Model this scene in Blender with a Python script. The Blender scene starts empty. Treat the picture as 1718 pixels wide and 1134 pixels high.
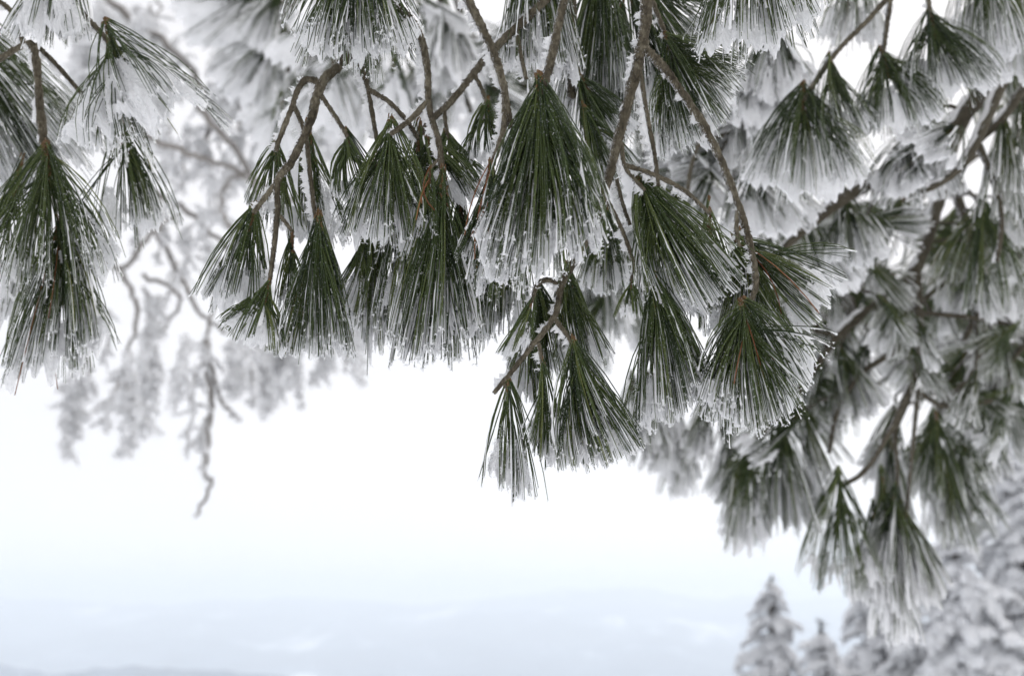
import bpy, math, random
import numpy as np
from mathutils import Vector

# ------------------------------------------------------------------ camera, sky, sun, exposure
scene = bpy.context.scene
COL = scene.collection
R = math.radians
W, H, F = 1718.0, 1134.0, 1670.0            # photograph size and focal length in its pixels
HORIZON = 1000.0
CAM = np.array((0.0, 0.0, 1.7))
PITCH = math.atan((HORIZON - H / 2) / F)

cam_data = bpy.data.cameras.new('camera')
cam_data.sensor_width = 36.0
cam_data.lens = 36.0 * F / W
cam_data.clip_start = 0.02
cam_data.clip_end = 60000.0
cam_data.dof.use_dof = True
cam_data.dof.focus_distance = 0.80
cam_data.dof.aperture_fstop = 5.4
cam_data.dof.aperture_blades = 9
cam = bpy.data.objects.new('camera', cam_data)
COL.objects.link(cam)
cam.location = CAM
cam.rotation_euler = (R(90) + PITCH, 0, 0)
scene.camera = cam

SUN_EL, SUN_AZ = R(40), R(50)               # a veiled sun ahead, to the right
world = bpy.data.worlds.new('World')
scene.world = world
world.use_nodes = True
wn, wl = world.node_tree.nodes, world.node_tree.links
wn.clear()
w_out = wn.new('ShaderNodeOutputWorld')
w_bg = wn.new('ShaderNodeBackground')
w_bg.inputs['Strength'].default_value = 0.1
w_sky = wn.new('ShaderNodeTexSky')
w_sky.sky_type = 'NISHITA'
w_sky.sun_disc = False
w_sky.sun_elevation = SUN_EL
w_sky.sun_rotation = SUN_AZ
w_sky.dust_density = 4.0
w_sky.air_density = 1.0
w_noise = wn.new('ShaderNodeTexNoise')
w_noise.inputs['Scale'].default_value = 1.6
w_noise.inputs['Detail'].default_value = 4.0
w_ramp = wn.new('ShaderNodeValToRGB')
w_ramp.color_ramp.elements[0].position = 0.3
w_ramp.color_ramp.elements[0].color = (0.84, 0.840, 0.878, 1)
w_ramp.color_ramp.elements[1].position = 0.72
w_ramp.color_ramp.elements[1].color = (0.965, 0.946, 0.946, 1)
w_scale = wn.new('ShaderNodeVectorMath'); w_scale.operation = 'SCALE'
w_scale.inputs['Scale'].default_value = 7.8
w_mix = wn.new('ShaderNodeMix'); w_mix.data_type = 'RGBA'
w_mix.inputs['Factor'].default_value = 0.92
w_tc = wn.new('ShaderNodeTexCoord')
wl.new(w_tc.outputs['Generated'], w_noise.inputs['Vector'])
wl.new(w_noise.outputs['Fac'], w_ramp.inputs['Fac'])
wl.new(w_ramp.outputs['Color'], w_scale.inputs[0])
wl.new(w_sky.outputs['Color'], w_mix.inputs[6])
wl.new(w_scale.outputs['Vector'], w_mix.inputs[7])
wl.new(w_mix.outputs[2], w_bg.inputs['Color'])
wl.new(w_bg.outputs['Background'], w_out.inputs['Surface'])

sun_data = bpy.data.lights.new('sun', 'SUN')
sun_data.energy = 1.5
sun_data.angle = R(40)
sun_data.color = (1.0, 0.965, 0.92)
sun = bpy.data.objects.new('sun', sun_data)
COL.objects.link(sun)
to_sun = Vector((math.sin(SUN_AZ) * math.cos(SUN_EL), math.cos(SUN_AZ) * math.cos(SUN_EL), math.sin(SUN_EL)))
sun.rotation_euler = to_sun.to_track_quat('Z', 'Y').to_euler()
sun.location = to_sun * 50

vs = scene.view_settings
vs.view_transform = 'Standard'
vs.look = 'None'
vs.gamma = 1.0
vs.exposure = 0.53
vs.use_curve_mapping = False
scene.cycles.max_bounces = 10
scene.cycles.diffuse_bounces = 8
scene.cycles.transmission_bounces = 6
scene.cycles.volume_bounces = 4
scene.cycles.use_denoising = True
scene.cycles.use_adaptive_sampling = True
scene.cycles.adaptive_threshold = 0.02

# ------------------------------------------------------------------ helpers
cp, sp = math.cos(PITCH), math.sin(PITCH)
FWD = np.array((0.0, cp, sp)); UP = np.array((0.0, -sp, cp)); RIGHT = np.array((1.0, 0.0, 0.0))

def P(px, py, d):
    """the point that stands d metres from the lens where the photograph shows (px, py)"""
    return CAM + d * (FWD + RIGHT * ((px - W / 2) / F) - UP * ((py - H / 2) / F))

def unit(v):
    v = np.asarray(v, float)
    return v / np.maximum(np.linalg.norm(v, axis=-1, keepdims=True), 1e-12)

def hash2(ix, iy, seed):
    h = np.sin(ix * 127.1 + iy * 311.7 + seed * 74.7) * 43758.5453
    return h - np.floor(h)

def vnoise(x, y, seed=0):
    ix, iy = np.floor(x), np.floor(y)
    fx, fy = x - ix, y - iy
    fx, fy = fx * fx * (3 - 2 * fx), fy * fy * (3 - 2 * fy)
    a = hash2(ix, iy, seed); b = hash2(ix + 1, iy, seed)
    c = hash2(ix, iy + 1, seed); d = hash2(ix + 1, iy + 1, seed)
    return (a * (1 - fx) + b * fx) * (1 - fy) + (c * (1 - fx) + d * fx) * fy

def fbm(x, y, seed=0, octaves=4):
    s, a, t = 0, 1, 0
    for k in range(octaves):
        s = s + a * vnoise(x * 2 ** k, y * 2 ** k, seed + k * 7); t += a; a *= 0.5
    return s / t

class Geo:
    """collects vertices and faces of one mesh"""
    def __init__(self):
        self.v, self.q, self.t, self.tone, self.n = [], [], [], [], 0
    def add(self, v, quads=None, tris=None, tone=0.5):
        v = np.asarray(v, float).reshape(-1, 3)
        if quads is not None and len(quads): self.q.append(np.asarray(quads) + self.n)
        if tris is not None and len(tris): self.t.append(np.asarray(tris) + self.n)
        self.v.append(v)
        self.tone.append(np.broadcast_to(np.asarray(tone, float), (len(v),)))
        self.n += len(v)
    def mesh(self, name, mat, origin=(0, 0, 0), smooth=True):
        v = np.concatenate(self.v) - np.asarray(origin)
        me = bpy.data.meshes.new(name)
        me.vertices.add(len(v)); me.vertices.foreach_set('co', v.astype(np.float32).ravel())
        q = np.concatenate(self.q) if self.q else np.zeros((0, 4), int)
        t = np.concatenate(self.t) if self.t else np.zeros((0, 3), int)
        loops = np.concatenate((q.ravel(), t.ravel())).astype(np.int32)
        me.loops.add(len(loops)); me.loops.foreach_set('vertex_index', loops)
        start = np.concatenate((np.arange(len(q)) * 4, len(q) * 4 + np.arange(len(t)) * 3)).astype(np.int32)
        me.polygons.add(len(start)); me.polygons.foreach_set('loop_start', start)
        me.polygons.foreach_set('use_smooth', np.full(len(start), smooth, dtype=bool))
        at = me.attributes.new('tone', 'FLOAT', 'POINT')
        at.data.foreach_set('value', np.concatenate(self.tone).astype(np.float32))
        me.materials.append(mat)
        me.update(calc_edges=True); me.validate()
        return me

def link(name, me, parent=None, loc=(0, 0, 0)):
    o = bpy.data.objects.new(name, me)
    COL.objects.link(o)
    if parent is not None: o.parent = parent
    o.location = Vector(loc)
    return o

def tag(o, label, cat, group=None):
    o['label'] = label; o['category'] = cat
    if group: o['group'] = group
    return o

def thing(name, label, cat, loc, group=None):
    o = bpy.data.objects.new(name, None); COL.objects.link(o)
    o.empty_display_size = 0.02
    o.location = Vector(loc)
    o['origin'] = [float(c) for c in loc]
    return tag(o, label, cat, group)

def under(parent, name, g, mat, origin, smooth=True):
    """link a Geo, given in world coordinates, as a part of parent"""
    po = world_loc(parent)
    return link(name, g.mesh(name, mat, origin, smooth), parent, np.asarray(origin) - po)

def world_loc(o):
    p = np.zeros(3)
    while o is not None:
        p = p + np.array(o.location); o = o.parent
    return p

def frames(pts, ref=(0.31, 0.87, 0.38)):
    """tangent and two normals along polylines (N,K,3)"""
    T = unit(np.gradient(pts, axis=1))
    S = unit(np.cross(T, np.broadcast_to(np.asarray(ref, float), T.shape)))
    return T, S, np.cross(T, S)

def add_tubes(g, pts, rad, sides, tone=None, cap=True):
    """round tubes along polylines pts (N,K,3), rad (N,K) or (N,K,sides)"""
    N, K, _ = pts.shape
    rad = np.asarray(rad, float)
    if rad.ndim == 2: rad = np.repeat(rad[:, :, None], sides, 2)
    T, S, B = frames(pts)
    ang = np.arange(sides) * 2 * math.pi / sides
    v = pts[:, :, None, :] + rad[..., None] * (np.cos(ang)[None, None, :, None] * S[:, :, None, :] + np.sin(ang)[None, None, :, None] * B[:, :, None, :])
    idx = np.arange(N * K * sides).reshape(N, K, sides)
    nx = np.roll(idx, -1, 2)
    q = np.stack((idx[:, :-1], nx[:, :-1], nx[:, 1:], idx[:, 1:]), -1).reshape(-1, 4)
    tri = None
    if cap and sides == 4:
        q = np.concatenate((q, idx[:, -1], idx[:, 0, ::-1]))
    elif cap and sides == 3:
        tri = idx[:, -1]
    elif cap:
        fan = lambda r: np.stack((np.repeat(r[:, :1], sides - 2, 1), r[:, 1:-1], r[:, 2:]), -1).reshape(-1, 3)
        tri = np.concatenate((fan(idx[:, -1]), fan(idx[:, 0, ::-1])))
    tn = 0.5 if tone is None else (np.repeat(np.asarray(tone), K * sides) if np.ndim(tone) == 1 else np.repeat(np.asarray(tone).reshape(-1), sides))
    g.add(v, q, tri, tn)

def add_spikes(g, base, direc, length, rad, tone=0.5):
    """little three-sided crystals"""
    n = len(base)
    if n == 0: return
    d = unit(direc)
    s = unit(np.cross(d, np.array((0.37, 0.51, 0.77))))
    b = np.cross(d, s)
    r = np.asarray(rad)[:, None]
    v = np.stack((base + r * s, base - 0.5 * r * s + 0.87 * r * b, base - 0.5 * r * s - 0.87 * r * b, base + d * np.asarray(length)[:, None]), 1)
    i = np.arange(n)[:, None] * 4
    tri = np.concatenate((i + np.array((0, 1, 3)), i + np.array((1, 2, 3)), i + np.array((2, 0, 3))))
    g.add(v, None, tri, tone)

def smoothstep(a, b, x):
    t = np.clip((x - a) / (b - a), 0, 1)
    return t * t * (3 - 2 * t)

def catmull(pts, n_per=6):
    p = np.asarray(pts, float)
    p = np.concatenate((2 * p[:1] - p[1:2], p, 2 * p[-1:] - p[-2:-1]))
    out = []
    for i in range(1, len(p) - 2):
        for k in range(n_per):
            t = k / n_per
            a, b, c, d = p[i - 1], p[i], p[i + 1], p[i + 2]
            out.append(0.5 * (2 * b + (c - a) * t + (2 * a - 5 * b + 4 * c - d) * t * t + (3 * b - a - 3 * c + d) * t ** 3))
    out.append(p[-2])
    return np.array(out)

# ------------------------------------------------------------------ materials
def new_mat(name):
    m = bpy.data.materials.new(name); m.use_nodes = True
    nt = m.node_tree; nt.nodes.clear()
    out = nt.nodes.new('ShaderNodeOutputMaterial')
    return m, nt.nodes, nt.links, out

def ramp(nodes, stops):
    r = nodes.new('ShaderNodeValToRGB')
    e = r.color_ramp.elements
    e[0].position, e[0].color = stops[0][0], (*stops[0][1], 1)
    e[1].position, e[1].color = stops[-1][0], (*stops[-1][1], 1)
    for pos, c in stops[1:-1]:
        x = e.new(pos); x.color = (*c, 1)
    return r

def noise(nodes, links, scale, detail=4.0, rough=0.55, coord='Object', stretch=None):
    tc = nodes.new('ShaderNodeTexCoord'); n = nodes.new('ShaderNodeTexNoise')
    n.inputs['Scale'].default_value = scale; n.inputs['Detail'].default_value = detail; n.inputs['Roughness'].default_value = rough
    src = tc.outputs[coord]
    if stretch:
        mp = nodes.new('ShaderNodeMapping'); mp.inputs['Scale'].default_value = stretch
        links.new(src, mp.inputs['Vector']); src = mp.outputs['Vector']
    links.new(src, n.inputs['Vector'])
    return n

def mat_needles(name, stops, dust):
    m, N, L, out = new_mat(name)
    at = N.new('ShaderNodeAttribute'); at.attribute_name = 'tone'
    r = ramp(N, stops); L.new(at.outputs['Fac'], r.inputs['Fac'])
    n = noise(N, L, 900, 3)
    rr = ramp(N, [(0.60, (0, 0, 0)), (0.72, (dust, dust, dust))]); L.new(n.outputs['Fac'], rr.inputs['Fac'])
    mx = N.new('ShaderNodeMix'); mx.data_type = 'RGBA'
    L.new(rr.outputs['Color'], mx.inputs['Factor']); L.new(r.outputs['Color'], mx.inputs[6]); mx.inputs[7].default_value = (0.80, 0.83, 0.86, 1)
    b = N.new('ShaderNodeBsdfPrincipled'); b.inputs['Roughness'].default_value = 0.5
    b.inputs['Specular IOR Level'].default_value = 0.28
    L.new(mx.outputs[2], b.inputs['Base Color'])
    tr = N.new('ShaderNodeBsdfTranslucent'); L.new(mx.outputs[2], tr.inputs['Color'])
    ms = N.new('ShaderNodeMixShader'); ms.inputs[0].default_value = 0.26
    L.new(b.outputs[0], ms.inputs[1]); L.new(tr.outputs[0], ms.inputs[2]); L.new(ms.outputs[0], out.inputs['Surface'])
    return m

def mat_frost(name, lo, hi, scale, bump, trans, dist=0.002):
    m, N, L, out = new_mat(name)
    n = noise(N, L, scale, 5, 0.65)
    r = ramp(N, [(0.3, lo), (0.7, hi)]); L.new(n.outputs['Fac'], r.inputs['Fac'])
    bp = N.new('ShaderNodeBump'); bp.inputs['Strength'].default_value = bump; bp.inputs['Distance'].default_value = dist
    L.new(n.outputs['Fac'], bp.inputs['Height'])
    b = N.new('ShaderNodeBsdfPrincipled'); b.inputs['Roughness'].default_value = 0.65
    b.inputs['Specular IOR Level'].default_value = 0.25
    L.new(r.outputs['Color'], b.inputs['Base Color']); L.new(bp.outputs['Normal'], b.inputs['Normal'])
    tr = N.new('ShaderNodeBsdfTranslucent'); L.new(r.outputs['Color'], tr.inputs['Color'])
    ms = N.new('ShaderNodeMixShader'); ms.inputs[0].default_value = trans
    L.new(b.outputs[0], ms.inputs[1]); L.new(tr.outputs[0], ms.inputs[2]); L.new(ms.outputs[0], out.inputs['Surface'])
    return m

def mat_bark(name, stops, scale, bump, stretch=None, dist=0.001):
    m, N, L, out = new_mat(name)
    n = noise(N, L, scale, 6, 0.7, stretch=stretch)
    n2 = noise(N, L, scale * 0.13, 3)
    mth = N.new('ShaderNodeMath'); mth.operation = 'MULTIPLY_ADD'
    L.new(n.outputs['Fac'], mth.inputs[0]); mth.inputs[1].default_value = 0.6
    m2 = N.new('ShaderNodeMath'); m2.operation = 'MULTIPLY'; m2.inputs[1].default_value = 0.4
    L.new(n2.outputs['Fac'], m2.inputs[0]); L.new(m2.outputs[0], mth.inputs[2])
    r = ramp(N, stops); L.new(mth.outputs[0], r.inputs['Fac'])
    bp = N.new('ShaderNodeBump'); bp.inputs['Strength'].default_value = bump; bp.inputs['Distance'].default_value = dist
    L.new(n.outputs['Fac'], bp.inputs['Height'])
    b = N.new('ShaderNodeBsdfPrincipled'); b.inputs['Roughness'].default_value = 0.85
    b.inputs['Specular IOR Level'].default_value = 0.2
    n3 = noise(N, L, scale * 2.2, 4, 0.7)
    ge = N.new('ShaderNodeNewGeometry'); dt = N.new('ShaderNodeVectorMath'); dt.operation = 'DOT_PRODUCT'
    dt.inputs[1].default_value = (-0.8, 0.5, -0.2); L.new(ge.outputs['Normal'], dt.inputs[0])
    ad = N.new('ShaderNodeMath'); ad.operation = 'MULTIPLY_ADD'; ad.inputs[1].default_value = 0.16
    L.new(dt.outputs['Value'], ad.inputs[0]); L.new(n3.outputs['Fac'], ad.inputs[2])
    fr = ramp(N, [(0.60, (0, 0, 0)), (0.70, (0.85, 0.85, 0.85))]); L.new(ad.outputs[0], fr.inputs['Fac'])
    mx = N.new('ShaderNodeMix'); mx.data_type = 'RGBA'; mx.inputs[7].default_value = (0.85, 0.87, 0.90, 1)
    L.new(fr.outputs['Color'], mx.inputs['Factor']); L.new(r.outputs['Color'], mx.inputs[6])
    L.new(mx.outputs[2], b.inputs['Base Color']); L.new(bp.outputs['Normal'], b.inputs['Normal'])
    L.new(b.outputs[0], out.inputs['Surface'])
    return m

GREEN = [(0.0, (0.022, 0.036, 0.013)), (0.35, (0.058, 0.085, 0.026)), (0.7, (0.112, 0.145, 0.043)), (0.94, (0.180, 0.195, 0.060)), (1.0, (0.17, 0.10, 0.045))]
M_NEEDLE = mat_needles('pine_needle', GREEN, 0.55)
M_BROWN = mat_needles('dead_needle', [(0.0, (0.16, 0.055, 0.022)), (1.0, (0.30, 0.13, 0.055))], 0.2)
M_FROST = mat_frost('rime_frost', (0.90, 0.905, 0.912), (0.968, 0.968, 0.968), 260, 0.4, 0.46)
M_SNOW = mat_frost('clinging_snow', (0.90, 0.905, 0.912), (0.965, 0.966, 0.968), 220, 0.4, 0.42, 0.004)
M_BARK = mat_bark('twig_bark', [(0.36, (0.026, 0.021, 0.014)), (0.5, (0.080, 0.068, 0.046)), (0.64, (0.185, 0.165, 0.120))], 420, 1.0, (1, 1, 0.5))
M_BUD = mat_bark('shoot_bark', [(0.3, (0.06, 0.035, 0.02)), (0.7, (0.18, 0.11, 0.06))], 600, 0.8)
M_LIMB = mat_bark('limb_bark', [(0.3, (0.026, 0.022, 0.016)), (0.5, (0.066, 0.057, 0.040)), (0.72, (0.13, 0.116, 0.086))], 120, 0.9, dist=0.004)
M_LARCH = mat_bark('larch_bark', [(0.3, (0.13, 0.12, 0.11)), (0.7, (0.32, 0.30, 0.28))], 90, 0.6)
M_LRIME = mat_frost('larch_rime', (0.86, 0.865, 0.87), (0.965, 0.967, 0.97), 60, 0.5, 0.46, 0.006)
M_SPRUCE = mat_needles('spruce_needle', [(0.0, (0.018, 0.021, 0.021)), (1.0, (0.048, 0.050, 0.047))], 0.15)
M_SSNOW = mat_frost('spruce_snow', (0.88, 0.90, 0.93), (0.965, 0.968, 0.972), 14, 0.5, 0.34, 0.02)
M_TRUNK = mat_bark('spruce_bark', [(0.3, (0.04, 0.034, 0.03)), (0.7, (0.13, 0.11, 0.095))], 14, 0.8, (1, 1, 0.3), 0.02)

def mat_ground():
    m, N, L, out = new_mat('snow_ground')
    n = noise(N, L, 1.3, 6); r = ramp(N, [(0.3, (0.80, 0.82, 0.86)), (0.7, (0.90, 0.91, 0.93))]); L.new(n.outputs['Fac'], r.inputs['Fac'])
    bp = N.new('ShaderNodeBump'); bp.inputs['Strength'].default_value = 0.5; bp.inputs['Distance'].default_value = 0.1; L.new(n.outputs['Fac'], bp.inputs['Height'])
    b = N.new('ShaderNodeBsdfPrincipled'); b.inputs['Roughness'].default_value = 0.75
    L.new(r.outputs['Color'], b.inputs['Base Color']); L.new(bp.outputs['Normal'], b.inputs['Normal']); L.new(b.outputs[0], out.inputs['Surface'])
    return m

def mat_mountain():
    m, N, L, out = new_mat('forested_mountain')
    n = noise(N, L, 0.0042, 6, 0.6, stretch=(1.0, 0.35, 0.7)); n2 = noise(N, L, 0.0011, 3)
    a = N.new('ShaderNodeMath'); a.operation = 'ADD'; L.new(n.outputs['Fac'], a.inputs[0]); L.new(n2.outputs['Fac'], a.inputs[1])
    r = ramp(N, [(0.46, (0.055, 0.080, 0.130)), (0.535, (0.10, 0.135, 0.20)), (0.575, (0.30, 0.34, 0.41)), (0.62, (0.80, 0.82, 0.86))])
    h = N.new('ShaderNodeMath'); h.operation = 'MULTIPLY'; h.inputs[1].default_value = 0.5
    L.new(a.outputs[0], h.inputs[0]); L.new(h.outputs[0], r.inputs['Fac'])
    b = N.new('ShaderNodeBsdfDiffuse'); L.new(r.outputs['Color'], b.inputs['Color']); L.new(b.outputs[0], out.inputs['Surface'])
    return m
M_GROUND, M_MOUNTAIN = mat_ground(), mat_mountain()

# ------------------------------------------------------------------ terrain, mountains, haze
def ground_z(x, y):
    x, y = np.asarray(x, float), np.asarray(y, float)
    z = np.where(y < 2.0, 0.0, -0.62 * (y - 2.0))
    z = np.maximum(z, -430.0) + np.where(y < 0, -0.10 * y, 0)
    return z + (fbm(x * 0.35 + 50, y * 0.35 + 50, 3) - 0.5) * np.clip(np.abs(y) * 0.15 + 0.25, 0, 2.5)

def grid_geo(xs, ys, zf):
    X, Y = np.meshgrid(xs, ys)
    v = np.stack((X, Y, zf(X, Y)), -1)
    i = np.arange(X.size).reshape(X.shape)
    q = np.stack((i[:-1, :-1], i[:-1, 1:], i[1:, 1:], i[1:, :-1]), -1).reshape(-1, 4)
    g = Geo(); g.add(v, q); return g

sx = np.sinh(np.linspace(-1, 1, 121) * 9.0) ; sx = sx / sx.max() * 9000
ys = np.concatenate((np.linspace(-60, 30, 120), 30 + np.geomspace(0.8, 10500, 80)))
gr = link('ground', grid_geo(sx, ys, ground_z).mesh('ground', M_GROUND)); gr['kind'] = 'structure'

def ridge(name, dist, depth, crest_pts, seed, rough):
    """a mountain range whose crest stands where the photograph shows it (px, py)"""
    cx = np.array([p[0] for p in crest_pts]); cz = np.array([p[1] for p in crest_pts])
    xs = np.linspace(-0.85 * dist, 0.85 * dist, 220)
    ys = np.linspace(dist - depth, dist + min(depth, 1800), 90)
    def zf(X, Y):
        px = X / dist * F * cp + W / 2
        el = (HORIZON - np.interp(px, cx, cz)) / F
        crest = CAM[2] + el * dist
        crest = crest + (fbm(X / dist * 22, Y / dist * 9, seed) - 0.5) * rough
        u = np.abs(Y - dist) / depth
        spur = 1 - np.abs(2 * fbm(X / dist * 14 + 9, Y / dist * 10, seed + 5) - 1)
        prof = np.clip(1 - u, 0, 1) ** 1.1
        z = -440 + (crest + 440) * np.clip(prof + (spur - 0.6) * 0.45 * u * (1 - u) * 2.2, 0, 1)
        return z
    o = link(name, grid_geo(xs, ys, zf).mesh(name, M_MOUNTAIN)); o['kind'] = 'structure'
    return o

ridge('mountain_near_ridge', 2100, 800, [(-1500, 1080), (0, 1086), (60, 1098), (140, 1124), (220, 1108), (330, 1104), (430, 1116), (560, 1130), (700, 1142), (1100, 1150), (2600, 1120)], 11, 26)
ridge('mountain_far_slope', 7200, 5300, [(-1500, 1000), (0, 1004), (250, 1012), (520, 1000), (760, 1008), (1000, 986), (1250, 1006), (1500, 1000), (2800, 990)], 37, 90)

def build_haze():
    m, N, L, out = new_mat('haze_air')
    pv = N.new('ShaderNodeVolumePrincipled')
    pv.inputs['Color'].default_value = (0.885, 0.945, 1.0, 1)
    pv.inputs['Density'].default_value = 0.00043
    pv.inputs['Anisotropy'].default_value = 0.2
    L.new(pv.outputs['Volume'], out.inputs['Volume'])
    x0, x1, y0, y1, z0, z1 = -9400, 9400, -90, 11000, -446, 125
    v = [(x, y, z) for z in (z0, z1) for y in (y0, y1) for x in (x0, x1)]
    g = Geo(); g.add(v, [(0, 2, 3, 1), (4, 5, 7, 6), (0, 1, 5, 4), (2, 6, 7, 3), (0, 4, 6, 2), (1, 3, 7, 5)])
    o = link('haze', g.mesh('haze', m, smooth=False)); o['kind'] = 'stuff'
build_haze()

# ------------------------------------------------------------------ pine boughs
WIND = unit(np.array((-0.16, 0.98, 0.05)))      # rime grows towards this side of everything

def bezier(p0, p1, p2, t):
    t = t[None, :, None]
    return (1 - t) ** 2 * p0[:, None] + 2 * t * (1 - t) * p1[:, None] + t ** 2 * p2[:, None]

class Tuft:
    """geometry of one broom of needles between a base and the line from tip L to tip R (world points)"""
    def __init__(self, base, L, R_, fasc, frost=0.7, snow=0.0, bulge=0.08, seed=1, front=False, brown=0, thick=0.4, dark=0.0,
                 fine=True, sv=-0.04, rad=0.00056, sheet_t0=0.34, depth_axis=None):
        rg = np.random.default_rng(seed)
        self.base = base
        mid = (L + R_) / 2
        a = unit(mid - base); Ln = np.linalg.norm(mid - base)
        Wd = np.linalg.norm(R_ - L); Lb0 = Ln
        dv = np.array((0.0, 1.0, 0.0)) if depth_axis is None else depth_axis
        def end(u, v):
            u = np.asarray(u)[..., None]; v = np.asarray(v)[..., None]
            e = L + (R_ - L) * (u + 1) / 2 + a * Lb0 * bulge * (1 - u * u)
            return e + dv * v * Wd * thick
        Ln = float(np.mean(np.linalg.norm(end(np.linspace(-1, 1, 9), np.zeros(9)) - base, axis=1))) if bulge > 0.2 else Ln
        sz = Ln / 0.12                                              # size factor for frost
        self.a, self.Ln = a, Ln
        n5 = 5
        u = np.clip(rg.uniform(-1, 1, fasc) + rg.normal(0, 0.04, fasc), -1.05, 1.05)
        cu, cv = rg.uniform(-1, 1, 11), rg.normal(0, 0.5, 11)
        pick = rg.integers(0, 11, fasc); clump = rg.random(fasc) < 0.42
        u = np.where(clump, np.clip(cu[pick] + rg.normal(0, 0.07, fasc), -1.05, 1.05), u)
        v = np.where(clump, cv[pick] + rg.normal(0, 0.16, fasc), rg.normal(0, 0.55, fasc)).clip(-1.1, 1.1)
        k3 = max(3, fasc // 3)                                     # an even layer on the near side
        u[:k3] = np.linspace(-1, 1, k3) + rg.normal(0, 0.7 / k3, k3)
        v[:k3] = rg.uniform(-0.85, -0.15, k3)
        bend = rg.normal(0, 0.035) * (R_ - L) / max(Wd, 1e-6) + rg.normal(0, 0.02) * dv      # the whole broom sways a little
        s0 = rg.uniform(-0.18, 0.30, fasc)
        ln = np.where(rg.random(fasc) < 0.82, rg.uniform(0.84, 1.07, fasc), rg.uniform(0.6, 0.86, fasc))
        U = np.repeat(u, n5) + rg.normal(0, 0.055, fasc * n5)
        V = np.repeat(v, n5) + rg.normal(0, 0.09, fasc * n5)
        S0 = np.repeat(s0, n5); LN = np.repeat(ln, n5) + rg.normal(0, 0.02, fasc * n5)
        p0 = base + a * (S0 * Ln)[:, None] + rg.normal(0, 0.0013, (fasc * n5, 3)) * sz
        p2 = end(U, V)
        p2 = p0 + (p2 - p0) * LN[:, None]
        stray = np.repeat(rg.random(fasc) < 0.10, n5) | (rg.random(fasc * n5) < 0.05)
        p2 = p2 + rg.normal(0, 0.006, p2.shape) * sz * stray[:, None]
        out = (p2 - p0) - a * ((p2 - p0) @ a)[:, None]              # sideways part
        p1 = p0 + (p2 - p0) * 0.42 + out * rg.uniform(0.04, 0.46, fasc * n5)[:, None] + rg.normal(0, 0.0022, (fasc * n5, 3)) * sz
        p1 = p1 + bend * Ln
        p1[:, 2] += np.linalg.norm(out, axis=1) * 0.07
        n = fasc * n5
        tone = np.clip(np.repeat(rg.normal(0.40 - dark, 0.17, fasc), n5) + rg.normal(0, 0.10, n), 0, 0.97)
        # needles
        t = np.array((0, 0.035, 0.05, 0.22, 0.42, 0.62, 0.82, 1.0)) if fine else np.array((0, 0.05, 0.3, 0.55, 0.8, 1.0))
        K = len(t)
        pts = bezier(p0, p1, p2, t)
        rr = rad * rg.uniform(0.8, 1.15, n)[:, None] * (1 - 0.55 * t ** 4)[None]
        g = Geo(); tn2 = np.repeat(tone[:, None], K, 1); tn2[:, :2 if fine else 1] = 1.0
        tn2 = np.clip(tn2 - 0.10 * (1 - t)[None] + 0.03, 0, 1) if not fine else tn2
        rr[:, :2] *= 1.25
        add_tubes(g, pts, rr, 3, tn2)
        self.needles = g
        if brown:
            k = rg.integers(0, n, brown)
            q0 = p0[k]; q2 = p0[k] + (p2[k] - p0[k]) * rg.uniform(0.7, 1.05, brown)[:, None] + rg.normal(0, 0.006, (brown, 3))
            q2[:, 1] -= 0.012
            q1 = (q0 + q2) / 2 + rg.normal(0, 0.006, (brown, 3)); q1[:, 1] -= 0.01
            gb = Geo(); add_tubes(gb, bezier(q0, q1, q2, t), np.full((brown, K), rad * 0.95), 3, rg.random(brown))
            self.brown = gb
        else: self.brown = None
        # rime blades on the windward side of every needle
        gf = Geo()
        if frost > 0:
            K2 = 15 if fine else 8
            tt = np.linspace(0.06, 1.0, K2)
            c = bezier(p0, p1, p2, tt)
            T = unit(np.gradient(c, axis=1))
            D = np.broadcast_to(WIND, (n, 3)) + rg.normal(0, 0.26, (n, 3))
            D = unit(D[:, None] - T * np.sum(D[:, None] * T, -1, keepdims=True))
            S = np.cross(T, D)
            t0 = rg.uniform(0.16, 0.74, n) - 0.16 * (frost - 0.7)
            prof = smoothstep(0, 0.34, tt[None] - t0[:, None])
            nz = vnoise(tt[None] * 26 + np.arange(n)[:, None] * 13.7, np.full((n, K2), seed * 1.7), seed)
            hs = min(sz, 1.25)
            keepn = (rg.random(n) < 0.55) if fine else np.ones(n, bool)
            Lb = 0.0052 * frost ** 0.7 * hs * rg.uniform(0.5, 1.35, n)[:, None] * prof * (0.40 + 0.9 * nz) * rg.uniform(0.5, 1.35, (n, K2))
            wb = (0.0002 + 0.00045 * frost * rg.uniform(0.2, 1.5, (n, K2))) * prof * hs
            wb2 = (0.0002 + 0.00045 * frost * rg.uniform(0.2, 1.5, (n, K2))) * prof * hs
            vv = np.stack((c + D * 0.0004, c + D * (0.62 * Lb)[..., None] + S * wb[..., None],
                           c + D * (Lb)[..., None], c + D * (0.62 * Lb)[..., None] - S * wb2[..., None]), 2)
            vv = vv + rg.normal(0, 0.00025 * hs, vv.shape) * prof[..., None, None]
            # let the rime reach a little past the needle's end
            vv[:, -1] += (T[:, -1] * rg.uniform(-0.001, 0.0042, n)[:, None] * frost * hs)[:, None]
            idx = np.arange(n * K2 * 4).reshape(n, K2, 4); nx = np.roll(idx, -1, 2)
            q = np.stack((idx[:, :-1], nx[:, :-1], nx[:, 1:], idx[:, 1:]), -1)
            keep = (prof[:, 1:] > 0.01) & keepn[:, None]
            q = q[keep].reshape(-1, 4)
            gf.add(vv, np.concatenate((q, idx[keepn, -1])))
            # feathery crystals
            m = int((13 if fine else 5) * min(frost, 1.3))
            ki = np.repeat(np.arange(n), m)
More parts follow.
